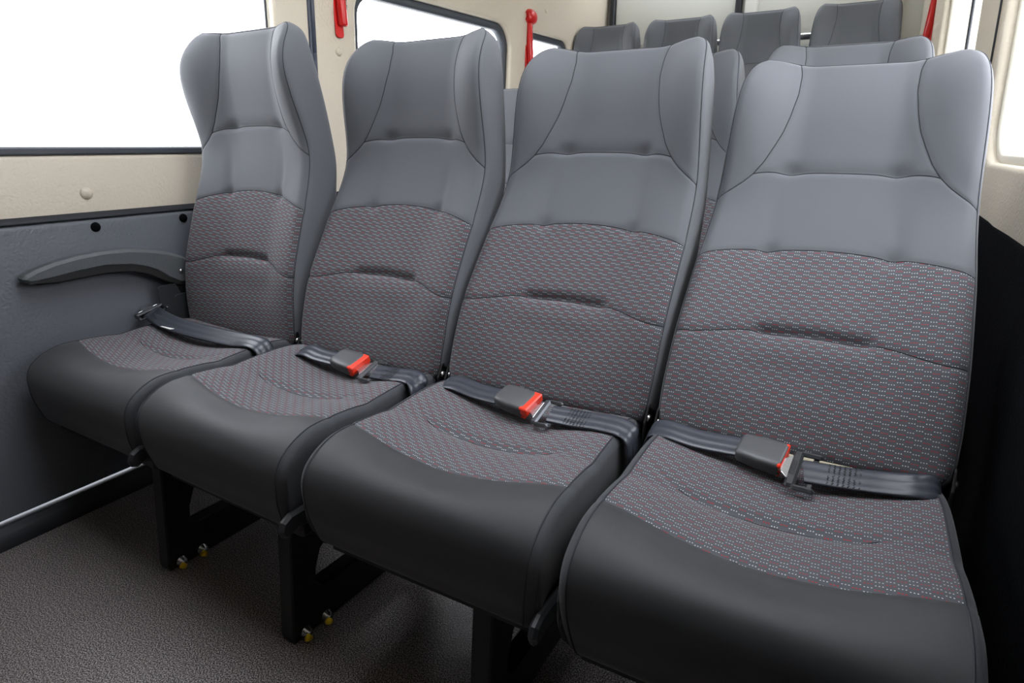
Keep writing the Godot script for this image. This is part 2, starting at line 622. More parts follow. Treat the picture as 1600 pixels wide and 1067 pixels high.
func buckle(parent: Node3D, c: Vector3, dir: Vector3, up: Vector3, red_depth: float, L := 0.066) -> void:
	# dir points at the mouth of the buckle
	var x := dir.normalized()
	var y := (up - x * up.dot(x)).normalized()
	var z := x.cross(y)
	var X := Transform3D(Basis(x, y, z), c)
	var P := []
	for e in [[-L / 2, 0.0, 0.0], [-L / 2, 0.75, 0.7], [-L / 2 + 0.004, 0.85, 0.86], [-L / 4, 0.9, 0.93], [0.0, 0.95, 1.0], [L / 2 - 0.004, 1.0, 1.0], [L / 2, 0.95, 0.92], [L / 2, 0.0, 0.0]]:
		var row := PackedVector3Array()
		for k in 33:
			var f := TAU * k / 32.0
			var ca := cos(f)
			var sa := sin(f)
			var q := pow(pow(absf(ca), 6.0) + pow(absf(sa), 6.0), -1.0 / 6.0)
			row.append(X * Vector3(e[0], sa * q * 0.0125 * e[1], ca * q * 0.0275 * e[2]))
		P.append(row)
	var b := put("buckle", simple_grid(P, false), M.buckle_black, parent)
	var st := start()
	var d := red_depth
	bbox(st, Vector3(L / 2 - 0.006, -0.004, -0.0262), Vector3(L / 2 + d, 0.0115, 0.0262), 0.002, X)
	bbox(st, Vector3(L / 2 - 0.006, -0.0115, -0.0262), Vector3(L / 2 + d * 0.6, -0.004, 0.0262), 0.002, X)
	put("release_button", done(st), M.red_button, b)

func latch(parent: Node3D, c: Vector3, dir: Vector3, up: Vector3, black: bool) -> void:
	# a frame with a slot for the webbing; dir runs from the buckle to the webbing
	var x := dir.normalized()
	var y := (up - x * up.dot(x)).normalized()
	var z := x.cross(y)
	var k_ := 1.22 if black else 1.05
	var X := Transform3D(Basis(x * k_, y, z * k_), c)
	var st := start()
	bbox(st, Vector3(-0.011, -0.0035, -0.031), Vector3(0.001, 0.0035, 0.031), 0.003, X)
	bbox(st, Vector3(-0.004, -0.0035, 0.025), Vector3(0.022, 0.0035, 0.033), 0.003, X)
	bbox(st, Vector3(-0.004, -0.0035, -0.033), Vector3(0.022, 0.0035, -0.025), 0.003, X)
	bbox(st, Vector3(0.012, -0.0042, -0.03), Vector3(0.018, -0.0022, 0.03), 0.0008, X)
	var t := put("latch_frame", done(st), M.plastic if black else M.dark_steel, parent)
	if black:
		var ribs := start()
		for k in 4: bbox(ribs, Vector3(-0.0095 + k * 0.0024, 0.0033, -0.012), Vector3(-0.0083 + k * 0.0024, 0.0042, 0.012), 0.0004, X)
		put("grip_rib", done(ribs), M.plastic, t)
	put("tongue", slab(PackedVector2Array([Vector2(-0.03, -0.011), Vector2(-0.018, -0.011), Vector2(-0.009, -0.02), Vector2(-0.009, 0.02), Vector2(-0.018, 0.011), Vector2(-0.03, 0.011)]), X * Transform3D(Basis(Vector3(1, 0, 0), -PI / 2), Vector3(0, 0.001, 0)), 0.0022, 0.0006), M.steel, t)

# ------------------------------------------------------------------ shell of the van
func xl(z: float, y := 0.0) -> float:
	return -0.28 + maxf(0.0, -0.5 - z) * 0.07 + maxf(0.0, y - 0.45 - H) * 0.045
func xr(z: float, y := 0.0) -> float:
	return 1.63 - maxf(0.0, -0.8 - z) * 0.0867 - maxf(0.0, y - 0.45 - H) * 0.045

# a bay of wall with one rounded window in it: z0..z1, y0..y1, hole (za, ya, zb, yb)
func bay(st: SurfaceTool, left: bool, z0: float, z1: float, y0: float, y1: float, hole: Array) -> void:
	var side := 1.0 if left else -1.0
	var wx := func(z: float, y: float, off: float): return (xl(z, y) if left else xr(z, y)) - side * off
	if hole.is_empty():
		for off in [0.0, 0.06]:
			var P := []
			for j in 5:
				var row := PackedVector3Array()
				for i in 9:
					var z := lerpf(z0, z1, i / 8.0)
					var y := lerpf(y0, y1, j / 4.0)
					row.append(Vector3(wx.call(z, y, off), y, z))
				P.append(row)
			grid(st, P, uv_of(P), left == (off == 0.0))
		return
	var inner := rounded_rect(hole[0], hole[1], hole[2], hole[3], hole[4], 8)
	var c := Vector2((hole[0] + hole[2]) / 2, (hole[1] + hole[3]) / 2)
	var pin := PackedVector2Array()
	var pout := PackedVector2Array()
	var m := inner.size()
	for i in m:
		var p := inner[i]
		var q := p
		var k := i / 9      # which corner
		var corner: Vector2 = [Vector2(z1, y1), Vector2(z0, y1), Vector2(z0, y0), Vector2(z1, y0)][k]
		var f := i % 9
		if f == 4: q = corner
		elif (f < 4) == (k % 2 == 0): q = Vector2(corner.x, lerpf(p.y, corner.y, 0.0 if f in [0, 8] else absf(f - (0 if f < 4 else 8)) / 4.0))
		else: q = Vector2(lerpf(p.x, corner.x, 0.0 if f in [0, 8] else absf(f - (0 if f < 4 else 8)) / 4.0), corner.y)
		pin.append(p)
		pout.append(q)
	var lip := func(p: Vector2, d: float):
		return p + (p - c).normalized() * 0.0 + Vector2(signf(p.x - c.x) * d, signf(p.y - c.y) * d)
	var rings := []
	for e in [[0, 0.06], [1, 0.06], [1, 0.012], [2, 0.003], [3, 0.0], [0, 0.0]]:
		var row := PackedVector3Array()
		for i in m + 1:
			var a: Vector2 = pin[i % m]
			var p := a
			if e[0] == 0: p = pout[i % m]
			elif e[0] == 2: p = lip.call(a, 0.004)
			elif e[0] == 3: p = lip.call(a, 0.012)
			row.append(Vector3(wx.call(p.x, p.y, e[1]), p.y, p.x))
		rings.append(row)
	grid(st, rings, uv_of(rings), left, true)

func window(n: int, left: bool, hole: Array, label: String, pale := false, gw := 0.02) -> void:
	var side := 1.0 if left else -1.0
	var wx := func(z: float, y: float, off: float): return (xl(z, y) if left else xr(z, y)) - side * off
	var o := Node3D.new()
	o.name = "window_%d" % n
	add_child(o)
	tag(o, label, "window", "", "structure")
	var rings := []
	for e in [[-0.004, 0.05], [-0.004, 0.026], [0.0, 0.022], [gw - 0.004, 0.022], [gw, 0.027], [gw, 0.05]]:
		var rr := rounded_rect(hole[0] + e[0], hole[1] + e[0], hole[2] - e[0], hole[3] - e[0], maxf(hole[4] - e[0], 0.01), 8)
		var row := PackedVector3Array()
		for i in rr.size() + 1:
			var p := rr[i % rr.size()]
			row.append(Vector3(wx.call(p.x, p.y, e[1]), p.y, p.x))
		rings.append(row)
	put("gasket", simple_grid(rings, not left), M.cream_lip if pale else M.gasket, o)
	var P := []
	for j in 2:
		var row := PackedVector3Array()
		for i in 13:
			var z := lerpf(hole[0] + 0.003, hole[2] - 0.003, i / 12.0)
			var y := lerpf(hole[1] + 0.003, hole[3] - 0.003, j)
			row.append(Vector3(wx.call(z, y, 0.038), y, z))
		P.append(row)
	put("pane", simple_grid(P, left), M.glass, o)

func hammer(z: float, left: bool, y0: float, y1: float, label: String) -> void:
	var base := thing("emergency_hammer", label, "hammer", Vector3((xl(z, y0) if left else xr(z, y0)), y0, z), "red escape hammers on the window pillars")
	var s := 1.0 if left else -1.0
	var h := y1 - y0
	var X := Transform3D(Basis(Vector3(0, 0, -s), Vector3(0, 1, 0), Vector3(s, 0, 0)), Vector3(0.002 * s, 0, 0)).rotated_local(Vector3(1, 0, 0), -0.045)
	put("bracket", slab(rounded_rect(-0.019, 0.0, 0.016, h * 0.95, 0.012, 5), X, 0.008, 0.002), M.red_plastic, base)
	var P := []
	for e in [[0.035, 0.0], [0.035, 0.8], [0.04, 1.0], [h * 0.82, 1.0], [h * 0.84, 0.9], [h * 0.84, 0.0]]:
		var row := PackedVector3Array()
		for k in 17:
			var f := TAU * k / 16.0
			row.append(X * Vector3(0.004 + 0.0175 * cos(f) * e[1], e[0], 0.019 + 0.014 * sin(f) * e[1]))
		P.append(row)
	var hd := put("handle", simple_grid(P, not left), M.red_plastic, base)
	var st := start()
	for k in 26:      # small dark print along the handle, too small to read
		if k % 7 == 6: continue
		var w := 0.0022 + 0.001 * ((k * 7) % 3)
		bbox(st, Vector3(0.0145, h * 0.3 + k * 0.0052, 0.0295), Vector3(0.0145 + w, h * 0.3 + k * 0.0052 + 0.0034, 0.0302), 0.0001, X)
	put("lettering", done(st), M.rubber, hd)
	var hp := []
	for e in [[-0.024, 0.0], [-0.032, 0.5], [-0.026, 0.75], [-0.014, 0.95], [0.0, 1.0], [0.014, 0.95], [0.028, 0.8], [0.034, 0.5], [0.034, 0.0]]:
		var row := PackedVector3Array()
		for k in 17:
			var f := TAU * k / 16.0
			row.append(X * Vector3(0.01 + e[0] * 1.25, h * 0.9 + 0.034 * cos(f) * e[1], 0.022 + 0.026 * sin(f) * e[1]))
		hp.append(row)
	put("hammer_head", simple_grid(hp, not left), M.red_plastic, base)

func cap_at(parent: Node, x: float, y: float, z: float, r: float, s: float, m: Material) -> void:
	var X := Transform3D(Basis(Vector3(0, 0, 1), -s * PI / 2), Vector3(x, y, z))
	put("screw_cap", lathe([Vector2(0, r * 0.55), Vector2(r * 0.4, r * 0.5), Vector2(r * 0.75, r * 0.34), Vector2(r * 0.95, r * 0.12), Vector2(r, 0)], X, 20), m, parent)

# ------------------------------------------------------------------ materials
func std(c: Color, rough := 0.6, metal := 0.0) -> StandardMaterial3D:
	var m := StandardMaterial3D.new()
	m.albedo_color = c
	m.roughness = rough
	m.metallic = metal
	return m

func rgb(r: float, g: float, b: float) -> Color: return Color(r / 255.0, g / 255.0, b / 255.0)

func noise_normal(freq: float, strength: float, size := 512, cell := false) -> NoiseTexture2D:
	var n := FastNoiseLite.new()
	n.seed = 11
	n.noise_type = FastNoiseLite.TYPE_CELLULAR if cell else FastNoiseLite.TYPE_SIMPLEX_SMOOTH
	n.frequency = freq
	n.fractal_octaves = 3
	var t := NoiseTexture2D.new()
	t.width = size
	t.height = size
	t.seamless = true
	t.as_normal_map = true
	t.bump_strength = strength
	t.noise = n
	return t

func tex(im: Image) -> ImageTexture: return ImageTexture.create_from_image(im)

func materials() -> void:
	# grey twill: fine diagonal ribs; one tile is 16 mm
	var n := 160
	var al := Image.create(n, n, false, Image.FORMAT_RGB8)
	var hi := Image.create(n, n, false, Image.FORMAT_RGB8)
	var rng := RandomNumberGenerator.new()
	rng.seed = 5
	for y in n:
		for x in n:
			var d := fposmod((x + y) / 16.0, 1.0)
			var e := fposmod((x - y) / 8.0, 1.0)
			var v := 0.5 + 0.5 * sin(d * TAU)
			v *= 0.75 + 0.25 * sin(e * TAU)
			hi.set_pixel(x, y, Color(v, v, v))
			var b := 0.84 + 0.2 * v + rng.randf_range(-0.05, 0.05)
			al.set_pixel(x, y, Color(b * 0.385, b * 0.394, b * 0.414))
	hi.bump_map_to_normal_map(1.6)
	var m := std(Color.WHITE, 0.72)
	m.albedo_texture = tex(al)
	m.normal_enabled = true
	m.normal_texture = tex(hi)
	m.normal_scale = 0.55
	m.metallic_specular = 0.4
	m.rim_enabled = true
	m.rim = 0.35
	m.rim_tint = 0.4
	M.twill = m
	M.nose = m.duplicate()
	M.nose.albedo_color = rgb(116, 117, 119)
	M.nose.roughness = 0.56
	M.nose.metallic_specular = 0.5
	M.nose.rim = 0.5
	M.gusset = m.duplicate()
	M.gusset.albedo_color = rgb(176, 177, 178)  # the twill darkened, dimmer light on the cushion sides put into its colour
	# woven pattern: three dots to a group, two white groups then a red one down each column, columns stepped by a third
	var W := 954
	var Hh := 210
	al = Image.create(W, Hh, false, Image.FORMAT_RGB8)
	hi = Image.create(W, Hh, false, Image.FORMAT_RGB8)
	for y in Hh:
		for x in W:
			var k := 0.5 + 0.5 * sin(x * TAU / 8.83) * sin(y * TAU / 8.75 + (PI if int(x / 8.83) % 2 else 0.0))
			var b := 0.86 + 0.2 * k + rng.randf_range(-0.06, 0.06)
			al.set_pixel(x, y, Color(b * 0.305, b * 0.313, b * 0.332))
			hi.set_pixel(x, y, Color(k * 0.5, k * 0.5, k * 0.5))
	for col in 9:
		for row in 3:
			var red := (row + 3 - (col % 3)) % 3 == 1
			for d in 3:
				var cx := (col + 0.5) * 106.0 + (d - 1) * 34.0
				var cy := fposmod((row + 0.5) * 70.0 + col * 70.0 / 3.0, 210.0)
				var rx := 12.5 if red else 8.6
				var ry := 7.0 if red else 6.8
				for j in range(-12, 13):
					for i in range(-18, 19):
						var f := pow(i / rx, 2.0) + pow(j / ry, 2.0)
						if f < 1.0:
							var px := posmod(int(cx) + i, W)
							var py := posmod(int(cy) + j, Hh)
							var sh := rng.randf_range(0.88, 1.05) * (1.0 - 0.25 * f)
							al.set_pixel(px, py, Color(0.74 * sh, 0.15 * sh, 0.19 * sh) if red else Color(0.86 * sh, 0.89 * sh, 0.89 * sh))
							hi.set_pixel(px, py, Color.WHITE * (0.5 + 0.5 * (1.0 - f)))
	hi.bump_map_to_normal_map(2.0)
	m = std(Color.WHITE, 0.8)
	m.albedo_texture = tex(al)
	m.normal_enabled = true
	m.normal_texture = tex(hi)
	m.normal_scale = 0.5
	m.metallic_specular = 0.35
	m.rim_enabled = true
	m.rim = 0.3
	m.rim_tint = 0.4
	M.weave = m
	M.thread = std(rgb(26, 27, 31), 0.8)
	M.piping = std(rgb(44, 46, 51), 0.8)
	M.black_steel = std(rgb(13, 13, 14), 0.55)
	M.steel = std(rgb(190, 190, 192), 0.25, 1.0)
	M.dark_steel = std(rgb(90, 92, 96), 0.35, 0.8)
	M.yellow = std(rgb(248, 205, 30), 0.5)
	M.plastic = std(rgb(38, 40, 43), 0.45)
	M.buckle_black = std(rgb(74, 75, 77), 0.42)
	M.red_plastic = std(rgb(205, 28, 26), 0.3)
	M.red_button = std(rgb(240, 58, 30), 0.35)
	M.rubber = std(rgb(30, 33, 38), 0.5)
	M.beige = std(rgb(168, 160, 138), 0.5)
	M.seal = std(rgb(66, 72, 86), 0.4)
	M.white_label = std(rgb(215, 215, 210), 0.7)
	# webbing with lengthwise ribs
	var wi := Image.create(64, 64, false, Image.FORMAT_RGB8)
	for y in 64:
		for x in 64:
			var v := 0.5 + 0.3 * sin(x * TAU / 16.0) + 0.2 * sin(y * TAU / 8.0)
			wi.set_pixel(x, y, Color(v, v, v))
	wi.bump_map_to_normal_map(1.5)
	m = std(rgb(58, 61, 69), 0.3)
	m.normal_enabled = true
	m.normal_texture = tex(wi)
	m.normal_scale = 0.3
	m.uv1_scale = Vector3(160, 160, 1)
	M.webbing = m
	# grained plastics
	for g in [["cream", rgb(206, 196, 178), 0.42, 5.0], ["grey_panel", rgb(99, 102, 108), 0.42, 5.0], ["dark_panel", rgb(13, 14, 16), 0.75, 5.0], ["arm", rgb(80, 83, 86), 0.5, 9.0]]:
		m = std(g[1], g[2])
		m.normal_enabled = true
		m.normal_texture = noise_normal(0.035, 5.0)
		m.normal_scale = 0.5
		m.uv1_triplanar = true
		m.uv1_world_triplanar = true
		m.uv1_scale = Vector3(g[3], g[3], g[3])
		M[g[0]] = m
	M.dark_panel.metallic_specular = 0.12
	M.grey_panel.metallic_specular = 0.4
	M.headliner = std(rgb(214, 213, 205), 0.85)
	M.rear_panel = std(rgb(200, 200, 190), 0.45)
	M.cream_lip = std(rgb(226, 221, 206), 0.4)
	M.bright_trim = std(rgb(214, 212, 205), 0.4)
	M.skirting = std(rgb(24, 27, 34), 0.62)
	M.gasket = std(rgb(62, 66, 73), 0.5)
	M.chrome = std(rgb(200, 200, 200), 0.18, 1.0)
	m = std(Color(0.95, 0.97, 0.98, 0.06), 0.0)
	m.transparency = BaseMaterial3D.TRANSPARENCY_ALPHA
	M.glass = m
	# flecked floor covering
	var fn := FastNoiseLite.new()
	fn.seed = 3
	fn.noise_type = FastNoiseLite.TYPE_SIMPLEX
	fn.frequency = 0.075
	fn.fractal_octaves = 3
	var ramp := Gradient.new()
	ramp.offsets = PackedFloat32Array([0.0, 0.38, 0.5, 0.62, 1.0])
	ramp.colors = PackedColorArray([rgb(22, 20, 20), rgb(44, 41, 41), rgb(96, 90, 89), rgb(150, 142, 140), rgb(190, 182, 178)])
	var ft := NoiseTexture2D.new()
	ft.width = 1024
	ft.height = 1024
	ft.seamless = true
	ft.noise = fn
	ft.color_ramp = ramp
	m = std(Color.WHITE, 0.42)
	m.albedo_texture = ft
	m.normal_enabled = true
	m.normal_texture = noise_normal(0.1, 3.0)
	m.normal_scale = 0.3
	m.uv1_triplanar = true
	m.uv1_world_triplanar = true
	m.uv1_scale = Vector3(3.4, 3.4, 3.4)
	M.floor = m
	M.ground = std(rgb(225, 225, 222), 0.9)

func tables() -> void:
	table("w", [[-0.035, 0.185], [-0.03, 0.2], [-0.02, 0.211], [0.0, 0.217], [0.05, 0.2195], [0.15, 0.2195], [0.307, 0.218], [0.37, 0.215], [0.437, 0.212], [0.5, 0.208], [0.58, 0.203], [0.62, 0.2], [0.66, 0.196], [0.69, 0.191], [0.71, 0.185], [0.722, 0.177], [0.73, 0.166], [0.735, 0.15]], 3)
	table("zc", [[-0.035, 0.03], [0.02, 0.036], [0.08, 0.034], [0.14, 0.022], [0.2, 0.016], [0.28, 0.002], [0.346, -0.008], [0.43, -0.014], [0.5, -0.012], [0.56, 0.002], [0.62, 0.018], [0.68, 0.024], [0.735, 0.018]], 14)
	table("ze", [[-0.035, 0.04], [0.0, 0.046], [0.08, 0.054], [0.15, 0.056], [0.23, 0.042], [0.307, 0.028], [0.37, 0.014], [0.437, 0.006], [0.49, 0.022], [0.55, 0.052], [0.61, 0.078], [0.655, 0.084], [0.69, 0.07], [0.735, 0.04]], 14)
	table("zb", [[-0.035, -0.07], [0.0, -0.08], [0.2, -0.088], [0.437, -0.09], [0.55, -0.06], [0.65, -0.025], [0.7, -0.005], [0.735, 0.008]], 10)
	table("wing_x", [[0.43, 0.213], [0.437, 0.209], [0.45, 0.189], [0.473, 0.163], [0.489, 0.15], [0.512, 0.135], [0.548, 0.12], [0.576, 0.110], [0.607, 0.103], [0.655, 0.096], [0.70, 0.097], [0.735, 0.105]], 5)
	var inv := []
	for k in 41:
		var y := lerpf(0.492, 0.4365, k / 40.0)
		inv.append([at("wing_x", y), y])
	inv.append([0.24, 0.4365])
	table("wing_y", inv, 1)
	table("cw", [[0.0, 0.19], [0.1, 0.2], [0.3, 0.208], [0.6, 0.212], [0.75, 0.213], [0.85, 0.211], [0.95, 0.203], [1.0, 0.196]], 8)
	make_profile()

# ------------------------------------------------------------------ the scene
func _ready() -> void:
	var cam := Camera3D.new()
	cam.name = "camera"
	add_child(cam)
	cam.fov = rad_to_deg(2.0 * atan(533.5 / 966.55))
	cam.near = 0.02
	cam.far = 60.0
	var fw := Vector3(-0.477, -0.304, -0.825).normalized()
	var rt := Vector3(0.865, 0.003, -0.501)
	rt = (rt - fw * rt.dot(fw)).normalized()
	cam.transform = Transform3D(Basis(rt, rt.cross(fw), -fw), Vector3(1.399, 0.46 + H, 1.018))
	cam.current = true
	var env := Environment.new()
	var skm := ProceduralSkyMaterial.new()
	skm.sky_top_color = Color(0.95, 0.965, 1.0)
	skm.sky_horizon_color = Color(0.985, 0.99, 1.0)
	skm.ground_horizon_color = Color(0.97, 0.98, 0.98)
	skm.ground_bottom_color = Color(0.9, 0.9, 0.88)
	skm.sky_energy_multiplier = 1.0
	skm.sun_angle_max = 0.0
	skm.use_debanding = false
	var sky := Sky.new()
	sky.sky_material = skm
	env.background_mode = Environment.BG_SKY
	env.sky = sky
	env.background_energy_multiplier = 8.6
	env.tonemap_mode = Environment.TONE_MAPPER_LINEAR
	env.tonemap_exposure = 1.0
	env.sdfgi_enabled = true
	env.ssao_enabled = true
	env.ssil_enabled = true
	var we := WorldEnvironment.new()
	we.name = "world_environment"
	we.environment = env
	add_child(we)
	materials()
	tables()
	shell()
	front_row()
	rear_rows()
	belts()
	details()

const SILL := 0.433 + 0.435
func shell() -> void:
	struct("ground", box(Vector3(-20, -0.75, -20), Vector3(20, -0.7, 20), 0.01), M.ground, "pale concrete apron outside the windows", "ground")
	struct("floor", box(Vector3(-0.36, -0.04, -2.72), Vector3(1.72, 0.0, 2.66), 0.002), M.floor, "dark grey flecked vinyl floor under the seats", "floor")
	struct("floor_2", box(Vector3(-0.34, 0.0, -2.68), Vector3(1.7, 0.33, -1.66), 0.004), M.floor, "raised flecked step that carries the rearmost row of seats", "floor")
	var ceil_y := 1.95
	var added_hatches := [[0.3, 1.4, -0.2, 0.65], [0.0, 1.3, -2.62, -2.34]]  # roof openings added out of view to bring in light from above
	var ce := start()
	var zs := [-2.72, -2.62, -2.34, -0.2, 0.65, 2.72]
	for k in 5:
		if k == 1 or k == 3:
			var q = added_hatches[0 if k == 3 else 1]
			bbox(ce, Vector3(-0.36, ceil_y, zs[k]), Vector3(q[0], ceil_y + 0.05, zs[k + 1]), 0.001)
			bbox(ce, Vector3(q[1], ceil_y, zs[k]), Vector3(1.72, ceil_y + 0.05, zs[k + 1]), 0.001)
		else:
			bbox(ce, Vector3(-0.36, ceil_y, zs[k]), Vector3(1.72, ceil_y + 0.05, zs[k + 1]), 0.001)
	struct("ceiling", done(ce), M.headliner, "pale headliner over the cabin", "ceiling")
	for k in 2:
		var q = added_hatches[k]
		var ha := Node3D.new()
		ha.name = "window_%d" % (6 + k)  # unseen opening in the roof, added for top light
		add_child(ha)
		tag(ha, ["glazed roof hatch added out of view to light the front row of seats", "glazed roof hatch added out of view to light the rear wall"][k], "hatch", "", "structure")
		ce = start()
		bbox(ce, Vector3(q[0] - 0.04, ceil_y - 0.012, q[2] - 0.04), Vector3(q[0], ceil_y + 0.06, q[3] + 0.04), 0.004)
		bbox(ce, Vector3(q[1], ceil_y - 0.012, q[2] - 0.04), Vector3(q[1] + 0.04, ceil_y + 0.06, q[3] + 0.04), 0.004)
		bbox(ce, Vector3(q[0], ceil_y - 0.012, q[2] - 0.04), Vector3(q[1], ceil_y + 0.06, q[2]), 0.004)
		bbox(ce, Vector3(q[0], ceil_y - 0.012, q[3]), Vector3(q[1], ceil_y + 0.06, q[3] + 0.04), 0.004)
		put("added_hatch_frame", done(ce), M.bright_trim, ha)
		put("pane", simple_grid([PackedVector3Array([Vector3(q[0], ceil_y + 0.045, q[2]), Vector3(q[1], ceil_y + 0.045, q[2])]), PackedVector3Array([Vector3(q[0], ceil_y + 0.045, q[3]), Vector3(q[1], ceil_y + 0.045, q[3])])]), M.glass, ha)
	# left wall
	var y0 := 0.285 + H
	var L := [[-0.418, 0.5, 0.03], [-1.69, -0.75, 0.1], [-2.24, -1.85, 0.06]]
	var tops := [1.06 + H, 0.978 + H, 0.975 + H]
	var st := start()
	var zc := [2.66, -0.6, -1.77, -2.66]
	bay(st, true, zc[1], 0.9, y0, ceil_y, [L[0][0], SILL, L[0][1], tops[0], L[0][2]])
	bay(st, true, 0.9, 2.66, y0, ceil_y, [])
	bay(st, true, zc[2], zc[1], y0, ceil_y, [L[1][0], SILL, L[1][1], tops[1], L[1][2]])
	bay(st, true, zc[3], zc[2], y0, ceil_y, [L[2][0], SILL, L[2][1], tops[2], L[2][2]])
	var wl := struct("wall_left", done(st), M.cream, "cream moulded wall lining around the windows on the left", "wall")
	window(1, true, [L[0][0], SILL, L[0][1], tops[0], L[0][2]], "large bright side window beside the leftmost seat", true, 0.004)
	var w1 := get_node("window_1")
	put("sill_strip", box(Vector3(-0.315, SILL - 0.001, L[0][0] + 0.01), Vector3(-0.28, SILL + 0.018, 0.49), 0.004), M.gasket, w1)
	var edge := start()
	tube(edge, PackedVector3Array([Vector3(xl(0, SILL) - 0.03, SILL, L[0][0] + 0.006), Vector3(xl(0, tops[0]) - 0.03, tops[0], L[0][0] + 0.006)]), 0.0035, 6)
	put("edge_seal", done(edge), M.rubber, w1)
	window(2, true, [L[1][0], SILL, L[1][1], tops[1], L[1][2]], "second bright window on the left, behind the second seat", false, 0.03)
	window(3, true, [L[2][0], SILL, L[2][1], tops[2], L[2][2]], "small far window on the left, beyond the second red hammer", false, 0.026)
	for p in [[0.342, 0.197, 0.015], [0.755, -0.668, 0.014], [1.08, -1.98, 0.01]]:
		cap_at(wl, xl(p[1], p[0] + H), p[0] + H, p[1], p[2], 1.0, M.cream)
	# lower lining on the left
	var P := []
	for e in [[0.05, -0.26], [0.2, -0.266], [0.44, -0.268], [0.705, -0.262], [0.713, -0.264], [0.717, -0.275], [0.717, -0.34]]:
		var row := PackedVector3Array()
		for i in 25:
			var z := lerpf(-2.66, 2.66, i / 24.0)
			row.append(Vector3(e[1] + xl(z) + 0.28, e[0], z))
		P.append(row)
	var tl := struct("trim_1", simple_grid(P, true), M.grey_panel, "dark grey grained lower lining on the left wall", "trim")
	for p in [[0.262, 0.2], [0.262, -0.03]]:
		cap_at(tl, -0.262, p[0] + H, p[1], 0.012, 1.0, M.dark_panel)
	P = []
	for e in [[0.717, -0.268], [0.7185, -0.264], [0.7225, -0.264], [0.724, -0.268], [0.732, -0.27], [0.733, -0.285]]:
		var row := PackedVector3Array()
		for i in 25:
			var z := lerpf(-2.66, 2.66, i / 24.0)
			row.append(Vector3(e[1] + xl(z) + 0.28, e[0], z))
		P.append(row)
	struct("trim_2", simple_grid(P, true), M.skirting, "slim dark strip with a shiny edge between cream and grey linings on the left", "trim")
	# skirting on the left
	P = []
	for e in [[0.0, -0.212], [0.004, -0.211], [0.03, -0.222], [0.034, -0.226], [0.037, -0.232], [0.043, -0.234], [0.0455, -0.238], [0.0465, -0.243], [0.0465, -0.29]]:
		var row := PackedVector3Array()
		for i in 9: row.append(Vector3(e[1], e[0], lerpf(-1.66, 2.66, i / 8.0)))
		P.append(row)
	struct("baseboard_left", simple_grid(P, true), M.skirting, "dark ribbed skirting along the floor on the left", "baseboard")
	# right wall
	st = start()
	var R := [[-1.02, 0.2, 0.1], [-2.04, -1.34, 0.05]]
	bay(st, false, -1.15, 0.35, y0, ceil_y, [R[0][0], 0.42 + H, R[0][1], 1.06 + H, R[0][2]])
	bay(st, false, 0.35, 2.66, y0, ceil_y, [])
	bay(st, false, -2.66, -1.15, y0, ceil_y, [R[1][0], 0.42 + H, R[1][1], 1.06 + H, R[1][2]])
	var wr := struct("wall_right", done(st), M.cream, "cream moulded wall lining around the windows on the right", "wall")
	window(4, false, [R[0][0], 0.42 + H, R[0][1], 1.06 + H, R[0][2]], "overexposed window at the right edge beside the nearest seat", true)
	window(5, false, [R[1][0], 0.42 + H, R[1][1], 1.06 + H, R[1][2]], "far window on the right beside the rear rows", true)
	cap_at(wr, xr(-0.79), 0.323 + H, -0.79, 0.018, -1.0, M.cream)
	P = []
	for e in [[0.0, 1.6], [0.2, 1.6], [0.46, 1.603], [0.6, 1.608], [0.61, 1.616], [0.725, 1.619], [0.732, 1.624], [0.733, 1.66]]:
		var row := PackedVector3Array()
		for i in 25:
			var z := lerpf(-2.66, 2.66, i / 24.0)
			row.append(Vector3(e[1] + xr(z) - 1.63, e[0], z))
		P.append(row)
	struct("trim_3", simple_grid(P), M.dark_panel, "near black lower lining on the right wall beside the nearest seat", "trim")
	# rear wall: two doors with dark rubber seams
	struct("wall_rear", box(Vector3(-0.36, 0.0, -2.74), Vector3(1.72, ceil_y, -2.66), 0.002), M.rear_panel, "pale wall behind the rearmost row", "wall")
	for e in [[-0.045, 0.62, 1], [0.66, 1.36, 2]]:
		struct("door_%d" % e[2], slab(rounded_rect(e[0], 0.4, e[1], 1.9, 0.05), Transform3D(Basis.IDENTITY, Vector3(0, 0, -2.655)), 0.02, 0.006), M.rear_panel, ["", "pale left leaf of the rear doors", "pale right leaf of the rear doors"][e[2]], "door")
	struct("trim_4", box(Vector3(-0.075, 0.35, -2.66), Vector3(-0.045, ceil_y, -2.615), 0.006), M.rubber, "upright dark rubber seal left of the rear doors", "trim")
	struct("trim_5", box(Vector3(0.612, 0.35, -2.66), Vector3(0.64, ceil_y, -2.61), 0.006), M.rubber, "upright black seal where the rear doors meet", "trim")
	struct("trim_6", box(Vector3(0.655, 0.35, -2.66), Vector3(0.72, ceil_y, -2.62), 0.006), M.bright_trim, "upright white strip beside the black rear door seal", "trim")
	# front: bulkhead closed without a windscreen and kept dark to cut light from ahead
	st = start()
	bbox(st, Vector3(-0.36, 0.0, 2.66), Vector3(1.72, ceil_y, 2.72), 0.002)
	struct("wall_front", done(st), M.dark_panel, "front bulkhead of the cabin behind the camera", "wall")

